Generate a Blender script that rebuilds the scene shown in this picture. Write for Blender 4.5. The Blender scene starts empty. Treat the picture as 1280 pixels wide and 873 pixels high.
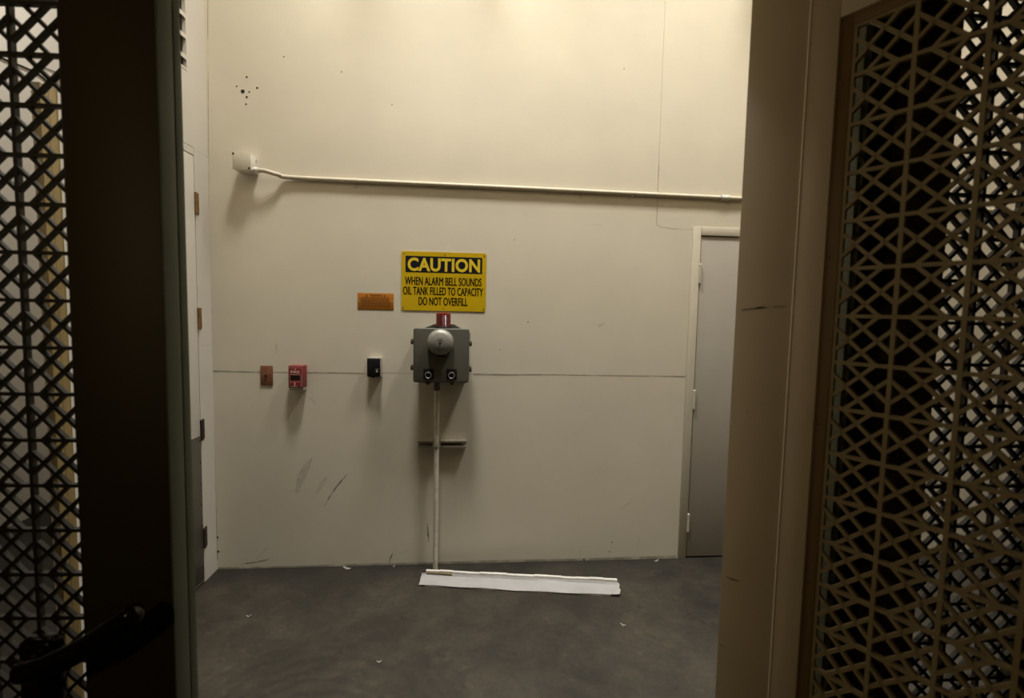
import bpy, bmesh, math, random
from mathutils import Vector, Matrix
random.seed(7)
S = bpy.context.scene
C = S.collection

# ------------------------------------------------------------------ camera numbers
F_PX, YAW, PITCH, ROLL, EYE = 566.46, 0.0801, 0.0668, 0.0207, 1.6
D = 2.776          # distance from the camera to the back wall


def cam_basis():
    cy, sy, cp, sp = math.cos(YAW), math.sin(YAW), math.cos(PITCH), math.sin(PITCH)
    f = Vector((sy * cp, cy * cp, -sp))
    r = Vector((cy, -sy, 0))
    u = r.cross(f)
    cr, sr = math.cos(ROLL), math.sin(ROLL)
    return cr * r + sr * u, cr * u - sr * r, f


RR, UU, FF = cam_basis()


def ray(x, y):
    return FF + RR * ((x - 640) / F_PX) - UU * ((y - 426.5) / F_PX)


def at_y(x, y, Y=D):
    d = ray(x, y)
    return Vector((0, 0, EYE)) + d * (Y / d.y)


def at_x(x, y, X):
    d = ray(x, y)
    return Vector((0, 0, EYE)) + d * (X / d.x)


def at_z(x, y, Z=0.0):
    d = ray(x, y)
    return Vector((0, 0, EYE)) + d * ((Z - EYE) / d.z)


# ------------------------------------------------------------------ materials
def mat(name, col, rough=0.6, metal=0.0, var=0.0, scale=6.0, bump=0.0, bscale=120.0, emit=None, estr=0.0, spec=0.5, dirt=None):
    m = bpy.data.materials.new(name)
    m.use_nodes = True
    nt = m.node_tree
    b = nt.nodes['Principled BSDF']
    b.inputs['Base Color'].default_value = (*col, 1)
    b.inputs['Roughness'].default_value = rough
    b.inputs['Metallic'].default_value = metal
    b.inputs['Specular IOR Level'].default_value = spec
    tc = nt.nodes.new('ShaderNodeTexCoord')
    if var > 0:
        n = nt.nodes.new('ShaderNodeTexNoise')
        n.inputs['Scale'].default_value = scale
        n.inputs['Detail'].default_value = 6
        n.inputs['Roughness'].default_value = 0.6
        nt.links.new(tc.outputs['Object'], n.inputs['Vector'])
        r = nt.nodes.new('ShaderNodeValToRGB')
        r.color_ramp.elements[0].position = 0.3
        r.color_ramp.elements[1].position = 0.7
        d = dirt if dirt else tuple(c * (1 - var) for c in col)
        r.color_ramp.elements[0].color = (*d, 1)
        r.color_ramp.elements[1].color = (*[min(1, c * (1 + var * 0.3)) for c in col], 1)
        nt.links.new(n.outputs['Fac'], r.inputs['Fac'])
        nt.links.new(r.outputs['Color'], b.inputs['Base Color'])
    if bump > 0:
        n2 = nt.nodes.new('ShaderNodeTexNoise')
        n2.inputs['Scale'].default_value = bscale
        n2.inputs['Detail'].default_value = 3
        nt.links.new(tc.outputs['Object'], n2.inputs['Vector'])
        bp = nt.nodes.new('ShaderNodeBump')
        bp.inputs['Strength'].default_value = bump
        bp.inputs['Distance'].default_value = 0.002
        nt.links.new(n2.outputs['Fac'], bp.inputs['Height'])
        nt.links.new(bp.outputs['Normal'], b.inputs['Normal'])
    if emit:
        b.inputs['Emission Color'].default_value = (*emit, 1)
        b.inputs['Emission Strength'].default_value = estr
    return m


def stain(name, col, alpha, scale=30.0, lo=0.35, hi=0.6):
    """worn mark: see-through where the rubbed paint is broken up"""
    m = mat(name, col, 0.8)
    nt = m.node_tree
    b = nt.nodes['Principled BSDF']
    tc = nt.nodes.new('ShaderNodeTexCoord')
    n = nt.nodes.new('ShaderNodeTexNoise')
    n.inputs['Scale'].default_value = scale
    n.inputs['Detail'].default_value = 5
    nt.links.new(tc.outputs['Object'], n.inputs['Vector'])
    mr = nt.nodes.new('ShaderNodeMapRange')
    mr.inputs['From Min'].default_value = lo
    mr.inputs['From Max'].default_value = hi
    mr.inputs['To Max'].default_value = alpha
    nt.links.new(n.outputs['Fac'], mr.inputs['Value'])
    nt.links.new(mr.outputs['Result'], b.inputs['Alpha'])
    return m


def concrete():
    m = bpy.data.materials.new('worn_concrete')
    m.use_nodes = True
    nt = m.node_tree
    N = nt.nodes.new
    L = nt.links.new
    b = nt.nodes['Principled BSDF']
    b.inputs['Roughness'].default_value = 0.62
    b.inputs['Specular IOR Level'].default_value = 0.35
    tc = N('ShaderNodeTexCoord')

    def noise(scale, det=6, rough=0.6, dist=0.0):
        n = N('ShaderNodeTexNoise')
        n.inputs['Scale'].default_value = scale
        n.inputs['Detail'].default_value = det
        n.inputs['Roughness'].default_value = rough
        n.inputs['Distortion'].default_value = dist
        L(tc.outputs['Object'], n.inputs['Vector'])
        return n.outputs['Fac']

    def ramp(fac, p0, c0, p1, c1):
        r = N('ShaderNodeValToRGB')
        r.color_ramp.elements[0].position = p0
        r.color_ramp.elements[1].position = p1
        r.color_ramp.elements[0].color = (*c0, 1)
        r.color_ramp.elements[1].color = (*c1, 1)
        L(fac, r.inputs['Fac'])
        return r.outputs['Color']

    def mix(fac, a, bb, mode='MIX'):
        x = N('ShaderNodeMix')
        x.data_type = 'RGBA'
        x.blend_type = mode
        if isinstance(fac, float):
            x.inputs[0].default_value = fac
        else:
            L(fac, x.inputs[0])
        L(a, x.inputs[6])
        L(bb, x.inputs[7])
        return x.outputs[2]
    base = ramp(noise(1.6, 8, 0.62, 0.4), 0.3, FLOOR_DARK, 0.7, FLOOR_LIGHT)
    fine = ramp(noise(38, 6, 0.7), 0.3, (.72, .72, .72), 0.7, (1.1, 1.1, 1.1))
    c = mix(0.9, base, fine, 'MULTIPLY')
    # scraped arcs left by a dragging door
    mp = N('ShaderNodeMapping')
    mp.inputs['Location'].default_value = (0.62, -1.52, 0)
    L(tc.outputs['Object'], mp.inputs['Vector'])
    w = N('ShaderNodeTexWave')
    w.wave_type = 'RINGS'
    w.rings_direction = 'Z'
    w.inputs['Scale'].default_value = 5.0
    w.inputs['Distortion'].default_value = 5.0
    w.inputs['Detail'].default_value = 4
    w.inputs['Detail Scale'].default_value = 1.2
    L(mp.outputs['Vector'], w.inputs['Vector'])
    ln = N('ShaderNodeVectorMath')
    ln.operation = 'LENGTH'
    L(mp.outputs['Vector'], ln.inputs[0])
    near = N('ShaderNodeMapRange')
    near.inputs['From Min'].default_value = 0.75
    near.inputs['From Max'].default_value = 0.35
    near.inputs['To Max'].default_value = 0.5
    L(ln.outputs['Value'], near.inputs['Value'])
    arcs = ramp(w.outputs['Fac'], 0.15, (.62, .62, .6), 0.7, (1.12, 1.1, 1.02))
    c = mix(near.outputs['Result'], c, mix(1.0, c, arcs, 'MULTIPLY'))
    # pale scratches, dark spots and light flecks
    scr = ramp(noise(7, 3, 0.5, 3.0), 0.62, (1, 1, 1), 0.72, (1.35, 1.33, 1.3))
    c = mix(1.0, c, scr, 'MULTIPLY')
    blot = ramp(noise(4.5, 7, 0.65, 1.2), 0.38, (.72, .72, .74), 0.62, (1.15, 1.14, 1.1))
    c = mix(0.9, c, blot, 'MULTIPLY')
    v = N('ShaderNodeTexVoronoi')
    v.inputs['Scale'].default_value = 5.5
    L(tc.outputs['Object'], v.inputs['Vector'])
    sp = ramp(v.outputs['Distance'], 0.045, (.55, .55, .55), 0.07, (1, 1, 1))
    c = mix(0.8, c, sp, 'MULTIPLY')
    # darker band along the foot of the wall
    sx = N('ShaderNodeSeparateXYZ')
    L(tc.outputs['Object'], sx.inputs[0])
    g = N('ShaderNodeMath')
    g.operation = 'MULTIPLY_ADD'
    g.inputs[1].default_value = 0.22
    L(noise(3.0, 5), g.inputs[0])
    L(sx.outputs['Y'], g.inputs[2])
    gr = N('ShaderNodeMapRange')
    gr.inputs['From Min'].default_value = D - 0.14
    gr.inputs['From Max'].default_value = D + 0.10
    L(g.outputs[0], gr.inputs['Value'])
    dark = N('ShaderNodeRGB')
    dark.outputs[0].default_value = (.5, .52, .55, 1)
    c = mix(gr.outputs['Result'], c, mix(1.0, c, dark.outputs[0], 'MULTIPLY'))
    L(c, b.inputs['Base Color'])
    bp = N('ShaderNodeBump')
    bp.inputs['Strength'].default_value = 0.25
    bp.inputs['Distance'].default_value = 0.003
    L(noise(60, 6, 0.7), bp.inputs['Height'])
    L(bp.outputs['Normal'], b.inputs['Normal'])
    return m


FLOOR_DARK, FLOOR_LIGHT = (.016, .0130, .0084), (.052, .0415, .0265)
WALL = (.61, .545, .42)
M = {}
M['wall'] = mat('beige_wall_paint', WALL, 0.5, var=0.06, scale=2.2, bump=0.12, bscale=60)
M['white_wall'] = mat('off_white_wall_paint', (.52, .475, .40), 0.5, var=0.07, scale=3, bump=0.1)
M['far_wall'] = mat('pale_grey_wall_paint', (.62, .57, .49), 0.6, var=0.04, scale=2)
M['door_grey'] = mat('grey_white_door_paint', (.365, .325, .262), 0.42, var=0.08, scale=2.5)
M['frame_beige'] = mat('beige_frame_paint', (.50, .445, .335), 0.45, var=0.06, scale=5)
M['ceiling'] = mat('grey_ceiling', (.45, .42, .38), 0.8, var=0.03)
M['dark_wall'] = mat('brown_wall_paint', (.16, .12, .07), 0.7, var=0.05)
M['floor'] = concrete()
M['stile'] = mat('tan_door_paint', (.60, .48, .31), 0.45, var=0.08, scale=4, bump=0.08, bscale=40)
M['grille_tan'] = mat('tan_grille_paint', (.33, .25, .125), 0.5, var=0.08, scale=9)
M['bronze'] = mat('brown_stop_paint', (.20, .115, .04), 0.5, var=0.12, scale=12)
M['bead'] = mat('lit_bead_paint', (.80, .70, .52), 0.4)  # pale colour stands in for light caught by the bead
M['green'] = mat('grey_green_edge_paint', (.155, .165, .12), 0.7, var=0.1, scale=7, spec=0.08)
M['green_dark'] = mat('deep_green_strip_paint', (.06, .068, .05), 0.7, var=0.1, scale=7, spec=0.08)
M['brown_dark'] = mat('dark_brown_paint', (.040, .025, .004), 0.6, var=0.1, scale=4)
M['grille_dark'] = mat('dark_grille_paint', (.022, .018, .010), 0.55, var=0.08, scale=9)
M['black'] = mat('matte_black', (.007, .0065, .006), 0.5, spec=.25)
M['black_gloss'] = mat('dark_bronze_handle', (.02, .012, .010), 0.22, 0.6)
M['wood'] = mat('ochre_wood_trim', (.21, .145, .05), 0.5, var=0.25, scale=14)
M['brass'] = mat('tarnished_brass', (.23, .13, .045), 0.5, 0.5, var=0.35, scale=40)
M['dark_hinge'] = mat('dark_bronze_hinge', (.045, .028, .018), 0.5, 0.4, var=0.3, scale=40)
M['kick'] = mat('brushed_kick_plate', (.10, .088, .066), 0.42, 0.35, var=0.12, scale=9)
M['yellow'] = mat('yellow_sign_enamel', (.53, .345, .003), 0.35, var=0.05, scale=7)
M['sign_black'] = mat('black_sign_ink', (.006, .006, .009), 0.5, spec=.2)
M['sign_yellow'] = mat('yellow_sign_ink', (.66, .47, .02), 0.4)
M['orange'] = mat('orange_placard_enamel', (.37, .125, .006), 0.4, var=0.1, scale=30)
M['orange_ink'] = mat('brown_placard_ink', (.10, .035, .004), 0.5)
M['screw'] = mat('dull_screw_metal', (.16, .13, .07), 0.45, 0.6)
M['screw_bright'] = mat('bright_screw_metal', (.6, .55, .45), 0.35, 0.6)
M['alarm_grey'] = mat('grey_enclosure_paint', (.084, .078, .057), 0.45, var=0.07, scale=12)
M['alarm_trim'] = mat('grey_latch_metal', (.10, .085, .055), 0.45, 0.5, var=0.2, scale=60)
M['gong'] = mat('grey_bell_metal', (.27, .255, .21), 0.42, 0.25, var=0.1, scale=25)
M['red_lens'] = mat('red_beacon_lens', (.15, .008, .008), 0.18, var=0.1, scale=20)
M['ring'] = mat('steel_button_ring', (.33, .31, .30), 0.3, 0.8)
M['fire_red'] = mat('red_pull_station_paint', (.18, .014, .013), 0.38, var=0.12, scale=40)
M['fire_dark'] = mat('dark_red_window', (.035, .002, .003), 0.3)
M['fire_white'] = mat('white_lettering_paint', (.60, .42, .38), 0.5)
M['rust'] = mat('rust_red_plate', (.15, .042, .011), 0.6, var=0.35, scale=60, dirt=(.18, .075, .038))
M['galv'] = mat('galvanised_box', (.66, .62, .54), 0.4, 0.15, var=0.12, scale=30)
M['pipe'] = mat('beige_painted_conduit', (.52, .46, .34), 0.65, var=0.1, scale=18)
M['pipe_white'] = mat('chipped_white_conduit', (.62, .56, .44), 0.45, var=0.22, scale=26)
M['strut'] = mat('dull_strut_steel', (.40, .36, .27), 0.45, 0.3, var=0.15, scale=30)
M['strut_dark'] = mat('dark_strut_inside', (.10, .09, .065), 0.6)
M['silver'] = mat('silver_edge', (.55, .5, .46), 0.3, 0.7)
M['board'] = mat('white_painted_strip', (.64, .615, .59), 0.55, var=0.10, scale=7)
M['board_edge'] = mat('grey_strip_edge', (.62, .58, .52), 0.6, var=0.2, scale=14)
M['paper'] = mat('white_paper', (.45, .42, .37), 0.7)
M['dirt'] = stain('black_scuff', (.03, .027, .022), 0.75, 40)
M['smudge'] = stain('grey_smudge', (.17, .15, .115), 0.27, 18, 0.3, 0.75)
M['hole'] = mat('black_hole', (.015, .013, .01), 0.9)
M['crack'] = stain('crack_line', (.14, .12, .08), 0.42, 9, 0.3, 0.55)
M['cable'] = mat('black_cable_sheath', (.02, .018, .016), 0.5)
M['lamp_housing'] = mat('white_lamp_housing', (.7, .7, .68), 0.5)


# ------------------------------------------------------------------ mesh helpers
def new():
    return bmesh.new()


def box(bm, x0, x1, y0, y1, z0, z1, bev=0.0, seg=2, mi=0):
    vs = [bm.verts.new(p) for p in [(x0, y0, z0), (x1, y0, z0), (x1, y1, z0), (x0, y1, z0),
                                    (x0, y0, z1), (x1, y0, z1), (x1, y1, z1), (x0, y1, z1)]]
    fs = [bm.faces.new([vs[i] for i in q]) for q in
          [(3, 2, 1, 0), (4, 5, 6, 7), (0, 1, 5, 4), (1, 2, 6, 5), (2, 3, 7, 6), (3, 0, 4, 7)]]
    for f in fs:
        f.material_index = mi
    if bev > 0:
        es = list({e for f in fs for e in f.edges})
        bmesh.ops.bevel(bm, geom=es, offset=bev, segments=seg, profile=0.5, affect='EDGES', clamp_overlap=True)
    return vs


def prism(bm, pts, axis, a0, a1, mi=0):
    """polygon in the two other axes, extruded along axis ('x','y','z') from a0 to a1"""
    def P(p, a):
        return {'x': (a, p[0], p[1]), 'y': (p[0], a, p[1]), 'z': (p[0], p[1], a)}[axis]
    A = [bm.verts.new(P(p, a0)) for p in pts]
    B = [bm.verts.new(P(p, a1)) for p in pts]
    n = len(pts)
    fs = [bm.faces.new(A), bm.faces.new(B[::-1])]
    for i in range(n):
        fs.append(bm.faces.new([A[(i + 1) % n], A[i], B[i], B[(i + 1) % n]]))
    for f in fs:
        f.material_index = mi
    bmesh.ops.recalc_face_normals(bm, faces=fs)


def rounded(x0, x1, z0, z1, r, n=5):
    pts = []
    for cx, cz, a in [(x1 - r, z1 - r, 0), (x0 + r, z1 - r, 90), (x0 + r, z0 + r, 180), (x1 - r, z0 + r, 270)]:
        for i in range(n + 1):
            t = math.radians(a + 90 * i / n)
            pts.append((cx + r * math.cos(t), cz + r * math.sin(t)))
    return pts


def lathe(bm, prof, origin, axis=(0, -1, 0), seg=32, mi=0):
    """profile of (radius, height along axis)"""
    ax = Vector(axis).normalized()
    t = Vector((0, 0, 1)) if abs(ax.z) < 0.9 else Vector((1, 0, 0))
    e1 = ax.cross(t).normalized()
    e2 = ax.cross(e1)
    o = Vector(origin)
    rings = []
    for r, h in prof:
        if r < 1e-6:
            rings.append([bm.verts.new(o + ax * h)])
        else:
            rings.append([bm.verts.new(o + ax * h + (e1 * math.cos(2 * math.pi * i / seg) + e2 * math.sin(2 * math.pi * i / seg)) * r) for i in range(seg)])
    fs = []
    for a, b in zip(rings, rings[1:]):
        for i in range(seg):
            j = (i + 1) % seg
            if len(a) == 1 and len(b) == 1:
                continue
            if len(a) == 1:
                fs.append(bm.faces.new([a[0], b[i], b[j]]))
            elif len(b) == 1:
                fs.append(bm.faces.new([a[i], b[0], a[j]]))
            else:
                fs.append(bm.faces.new([a[i], b[i], b[j], a[j]]))
    if len(rings[0]) > 1:
        fs.append(bm.faces.new(rings[0]))
    if len(rings[-1]) > 1:
        fs.append(bm.faces.new(rings[-1]))
    for f in fs:
        f.material_index = mi
        f.smooth = True
    bmesh.ops.recalc_face_normals(bm, faces=fs)


def cyl(bm, a, b, r, seg=20, mi=0):
    a, b = Vector(a), Vector(b)
    d = (b - a)
    lathe(bm, [(r, 0), (r, d.length)], a, d, seg, mi)


def smooth_path(pts, n=6):
    """Catmull-Rom through the points"""
    P = [Vector(p) for p in pts]
    P = [P[0] * 2 - P[1]] + P + [P[-1] * 2 - P[-2]]
    out = []
    for i in range(1, len(P) - 2):
        for k in range(n):
            t = k / n
            a, b, c, d = P[i - 1], P[i], P[i + 1], P[i + 2]
            out.append(0.5 * ((2 * b) + (c - a) * t + (2 * a - 5 * b + 4 * c - d) * t * t + (3 * b - a - 3 * c + d) * t ** 3))
    out.append(P[-2])
    return out


def tube(bm, pts, rad, seg=14, mi=0):
    P = [Vector(p) for p in pts]
    n = len(P)
    R = rad if isinstance(rad, (list, tuple)) else [rad] * n
    up = None
    rings = []
    for i in range(n):
        t = (P[min(i + 1, n - 1)] - P[max(i - 1, 0)]).normalized()
        if up is None:
            up = t.orthogonal().normalized()
        up = (up - t * up.dot(t)).normalized()
        s = t.cross(up)
        rings.append([bm.verts.new(P[i] + (up * math.cos(2 * math.pi * k / seg) + s * math.sin(2 * math.pi * k / seg)) * R[i]) for k in range(seg)])
    fs = []
    for a, b in zip(rings, rings[1:]):
        for k in range(seg):
            j = (k + 1) % seg
            fs.append(bm.faces.new([a[k], a[j], b[j], b[k]]))
    fs.append(bm.faces.new(rings[0]))
    fs.append(bm.faces.new(rings[-1]))
    for f in fs:
        f.material_index = mi
        f.smooth = True
    bmesh.ops.recalc_face_normals(bm, faces=fs)


def obj(name, bm, m, parent=None, loc=None, rz=0.0):
    me = bpy.data.meshes.new(name)
    bm.to_mesh(me)
    bm.free()
    for x in (m if isinstance(m, (list, tuple)) else [m]):
        me.materials.append(x)
    me.set_sharp_from_angle(angle=math.radians(40))
    o = bpy.data.objects.new(name, me)
    C.objects.link(o)
    if parent:
        o.parent = parent
    if loc is not None:
        o.location = loc
    o.rotation_euler.z = rz
    return o


def tag(o, label, cat, group=None, kind=None):
    o['label'] = label
    o['category'] = cat
    if group:
        o['group'] = group
    if kind:
        o['kind'] = kind
    return o


def thing(name, label, cat, loc=(0, 0, 0), rz=0.0, group=None):
    o = bpy.data.objects.new(name, None)
    o.empty_display_size = 0.1
    C.objects.link(o)
    o.location = loc
    o.rotation_euler.z = rz
    return tag(o, label, cat, group)


def structure(o, label=None, cat=None):
    o['kind'] = 'structure'
    if label:
        o['label'] = label
    if cat:
        o['category'] = cat
    return o


def lettering(text, x0, x1, z0, z1, y, m, name, parent, bold=0.0, depth=0.0006, spacing=1.0, smear=0.0):
    """flat raised lettering facing -y, fitted to the rectangle"""
    cu = bpy.data.curves.new(name, 'FONT')
    cu.body = text
    cu.size = 1.0
    cu.offset = bold
    cu.space_character = spacing
    cu.resolution_u = 4
    tmp = bpy.data.objects.new(name, cu)
    C.objects.link(tmp)
    dg = bpy.context.evaluated_depsgraph_get()
    me = bpy.data.meshes.new_from_object(tmp.evaluated_get(dg))
    bpy.data.objects.remove(tmp)
    bm = bmesh.new()
    bm.from_mesh(me)
    xs = [v.co.x for v in bm.verts]
    ys = [v.co.y for v in bm.verts]
    ax, bx, ay, by = min(xs), max(xs), min(ys), max(ys)
    for v in bm.verts:
        v.co = Vector((x0 + (v.co.x - ax) / (bx - ax) * (x1 - x0), y, z0 + (v.co.y - ay) / (by - ay) * (z1 - z0)))
    if smear:
        src = list(bm.faces)
        for dx, dz in [(smear, 0), (-smear, 0), (0, smear * .6), (0, -smear * .6)]:
            d = bmesh.ops.duplicate(bm, geom=src)
            for g_ in d['geom']:
                if isinstance(g_, bmesh.types.BMVert):
                    g_.co.x += dx
                    g_.co.z += dz
    r = bmesh.ops.extrude_face_region(bm, geom=list(bm.faces))
    for g in r['geom']:
        if isinstance(g, bmesh.types.BMVert):
            g.co.y += depth
    bmesh.ops.recalc_face_normals(bm, faces=list(bm.faces))
    return obj(name, bm, m, parent)


def grille(bm, c0, c1, r0, r1, ztop, P, w, y0, y1):
    """cast grille: square cells, each with four slanting bars; columns c0..c1 at x = c*P, rows hang from ztop"""
    h = w / 2
    X0, X1 = c0 * P, c1 * P
    Z1, Z0 = ztop - r0 * P, ztop - r1 * P
    e = 0.0004
    for c in range(c0, c1 + 1):
        box(bm, c * P - h, c * P + h, y0, y1, Z0 - h, Z1 + h)
    for r in range(r0, r1 + 1):
        z = ztop - r * P
        box(bm, X0 - h, X1 + h, y0 + e, y1 - e, z - h, z + h)

    def bar(xa, za, xb, zb):
        d = Vector((xb - xa, zb - za)).normalized()
        n = Vector((-d.y, d.x)) * (h * 0.95)
        prism(bm, [(xa - n.x, za - n.y), (xa + n.x, za + n.y), (xb + n.x, zb + n.y), (xb - n.x, zb - n.y)], 'y', y0 + 2 * e, y1 - 2 * e)
    b = 0.25
    for c in range(c0, c1):
        for r in range(r0, r1):
            x, z = c * P, ztop - (r + 1) * P
            bar(x + b * P, z, x + P, z + (1 - b) * P)
            bar(x + (1 - b) * P, z, x, z + (1 - b) * P)
            bar(x, z + b * P, x + (1 - b) * P, z + P)
            bar(x + b * P, z + P, x + P, z + b * P)


# ------------------------------------------------------------------ the room
XL = -1.538       # face of the left-hand wall
TOP = 6.6
ZJ = 1.206        # horizontal joint in the back wall

bm = new()
box(bm, -3.4, 5.0, -1.9, 5.2, -0.08, 0.0)
structure(obj('floor', bm, M['floor']), 'worn grey-brown concrete floor with scraped door arcs', 'floor')
bm = new()
box(bm, -3.4, 5.0, -1.9, 5.2, TOP, TOP + 0.08)
structure(obj('ceiling', bm, M['ceiling']))

# back wall, in panels with open joints
DX0, DX1, DZ1 = 1.341, 2.372, 2.149    # outside of the right-hand door frame
SEAM = 1.105
bm = new()
YB = D + 0.12
g = 0.0011
box(bm, XL - 0.1, DX0, D, YB, 0, ZJ - g)
box(bm, XL - 0.1, SEAM - g, D, YB, ZJ + g, TOP)
box(bm, SEAM - g, DX0, D, YB, ZJ + g, 2.1605)
box(bm, SEAM + g * 0.2, 5.0, D, YB, 2.1605, TOP)
box(bm, DX1, 5.0, D, YB, 0, ZJ - g)
box(bm, DX1, 5.0, D, YB, ZJ + g, 2.1605)
box(bm, DX0, DX1, D, YB, DZ1, 2.1605)
box(bm, XL - 0.1, DX0, D + 0.003, YB, ZJ - g, ZJ + g)
box(bm, DX1, 5.0, D + 0.003, YB, ZJ - g, ZJ + g)
box(bm, SEAM - g, SEAM + g * 0.2, D + 0.002, YB, 2.1605, TOP)


def mark(pts, widths, mi, foot=False):
    """worn mark in the paint along a pixel path, built on the wall face"""
    P = [at_y(x, y) for x, y in pts]
    if foot:
        for p, w in zip(P, widths):
            p.z = w / 2 + .0003
    n = len(P)
    L_, R_ = [], []
    for i in range(n):
        t = (P[min(i + 1, n - 1)] - P[max(i - 1, 0)])
        t.y = 0
        t.normalize()
        s = Vector((-t.z, 0, t.x)) * widths[i] * 0.5
        L_.append(bm.verts.new((P[i].x + s.x, D - 0.0006 - 0.0001 * mi, P[i].z + s.z)))
        R_.append(bm.verts.new((P[i].x - s.x, D - 0.0006 - 0.0001 * mi, P[i].z - s.z)))
    for i in range(n - 1):
        f = bm.faces.new([L_[i], L_[i + 1], R_[i + 1], R_[i]])
        f.material_index = mi
        f.normal_update()
        if f.normal.y > 0:
            f.normal_flip()


def spot(px, py, r, mi=2):
    c = at_y(px, py)
    vs = []
    for i in range(12):
        a = 2 * math.pi * i / 12
        k = r * random.uniform(0.75, 1.2)
        vs.append(bm.verts.new((c.x + k * math.cos(a), D - 0.0007, c.z + k * math.sin(a))))
    f = bm.faces.new(vs)
    f.material_index = mi
    f.normal_update()
    if f.normal.y > 0:
        f.normal_flip()


# holes and scuffs (material 1 scuff, 2 hole, 3 smudge, 4 crack)
for q in [(303.5, 114.5, .013), (308.5, 96.5, .006), (296, 108, .005), (321.5, 110, .006), (311.5, 115, .005), (308.5, 121.5, .006),
          (307.5, 130.5, .005), (355, 71, .004), (427, 90, .004), (490, 131, .003), (780, 86, .004), (643, 300, .003),
          (660, 403, .004), (272, 672, .006), (273, 690, .007), (264, 390, .004), (730, 700, .006), (765, 678, .004), (762, 690, .004), (625, 438, .003)]:
    spot(*q)
mark([(434, 593), (426, 602), (415, 616), (405, 634)], [.002, .008, .007, .002], 1)
mark([(390, 573), (384, 582), (377, 596), (371, 616)], [.006, .035, .05, .02], 3)
mark([(409, 596), (403, 604), (396, 616)], [.006, .035, .012], 3)
mark([(377, 492), (388, 498), (396, 505)], [.002, .008, .003], 3)
mark([(345, 430), (346, 442)], [.012, .006], 3)
mark([(534, 655), (535, 664), (536, 678)], [.006, .012, .004], 1)
mark([(533, 655), (543, 655)], [.003, .003], 3)
mark([(487, 705), (488, 698), (491, 692)], [.004, .008, .003], 1)
mark([(499, 692), (506, 690), (513, 686)], [.003, .006, .003], 3)
mark([(303, 705), (320, 703), (337, 699)], [.003, .008, .003], 1)
mark([(318, 702), (326, 694), (334, 684)], [.002, .006, .003], 3)
mark([(724, 702), (725, 692), (725, 684), (733, 683)], [.005, .005, .004, .003], 3)
mark([(773, 640), (780, 634), (791, 626)], [.002, .010, .003], 3)
mark([(795, 692), (797, 680), (800, 668)], [.004, .006, .003], 3)
mark([(748, 408), (756, 404)], [.02, .006], 3)
mark([(728, 281), (740, 281), (752, 282)], [.002, .005, .003], 3)
mark([(822, 281), (826, 284), (840, 286), (866, 287)], [.005, .005, .004, .003], 4)
mark([(824, 200), (822, 250), (821, 282)], [.003, .003, .005], 4)
mark([(592, 468), (640, 469), (690, 468.5), (740, 469.5), (800, 470.5), (857, 471)], [.012, .009, .006, .006, .005, .009], 4)
mark([(265, 464), (325, 465.5), (360, 466), (420, 466.5), (458, 467.5)], [.010, .008, .006, .009, .004], 4)
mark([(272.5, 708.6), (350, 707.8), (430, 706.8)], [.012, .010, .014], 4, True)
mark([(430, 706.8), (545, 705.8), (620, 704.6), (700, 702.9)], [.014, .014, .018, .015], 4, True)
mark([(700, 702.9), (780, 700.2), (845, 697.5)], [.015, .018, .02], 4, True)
mark([(259.8, -6), (260.2, 100), (261.3, 300), (265, 460), (272, 700)], [.004, .004, .003, .004, .005], 4)
structure(obj('wall_back', bm, [M['wall'], M['dirt'], M['hole'], M['smudge'], M['crack']]),
          'beige painted back wall with a horizontal joint, holes and scuffs', 'wall')

# right-hand door in the back wall
d1 = thing('door_1', 'pale grey flush door in the back wall beside the tan grille door', 'door', (DX0, D, 0))
structure(d1)
fw = 0.055
bm = new()
for x0, x1, z0, z1 in [(0, fw, 0, DZ1), (DX1 - DX0 - fw, DX1 - DX0, 0, DZ1), (fw, DX1 - DX0 - fw, DZ1 - fw, DZ1)]:
    box(bm, x0 + .001, x1 - .001, -0.006, 0.11, z0 + (0.0 if z0 == 0 else .001), z1 - .001, 0.002)
structure(obj('door_frame', bm, M['frame_beige'], d1))
bm = new()
box(bm, fw + .005, DX1 - DX0 - fw - .005, 0.003, 0.048, 0.010, DZ1 - fw - .005, 0.002)
structure(obj('door_leaf', bm, M['door_grey'], d1))
for hz in (1.854, 1.053, 0.24):
    bm = new()
    for k in range(5):
        cyl(bm, (fw + .003, -0.008, hz - .056 + k * .0226), (fw + .003, -0.008, hz - .056 + k * .0226 + .0215), 0.0075, 14)
    box(bm, fw - .004, fw + .014, -0.006, 0.001, hz - .056, hz + .056)
    lathe(bm, [(0.006, 0), (.008, .003), (.004, .008), (0, .009)], (fw + .003, -.008, hz + .057), (0, 0, 1), 12)
    h = obj('hinge', bm, M['frame_beige'], d1)
    h['label'] = 'painted-over butt hinge'

# left-hand wall with its door opening and louvred opening
LY0, LY1, LZ1 = 1.93, 2.643, 2.400       # door leaf
VY0, VY1, VZ0, VZ1 = 2.10, 2.606, 2.825, 3.56   # louvre opening
WX = XL - 0.09
bm = new()
WY0 = 1.84
box(bm, WX, XL, LY1 + .004, D, 0, TOP)
box(bm, WX, XL, WY0, LY0 - .004, 0, 2.365)
box(bm, WX, XL, LY0 - .004, LY1 + .004, LZ1 + .006, 2.443)
box(bm, WX, XL, 2.05, LY1 + .004, 2.4455, VZ0)
box(bm, WX, XL, 2.05, LY1 + .004, VZ1, TOP)
box(bm, WX, XL, 2.05, VY0, VZ0, VZ1)
box(bm, WX, XL, VY1, LY1 + .004, VZ0, VZ1)
box(bm, WX, XL - .004, LY0 - .004, LY1 + .004, 2.443, 2.4455)
box(bm, XL - .0005, XL + .0006, LY1 + .004, LY1 + .006, 2.405, 2.444, mi=1)
box(bm, XL - .0005, XL + .0006, 2.68, D, 2.438, 2.4405, mi=1)
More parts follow.
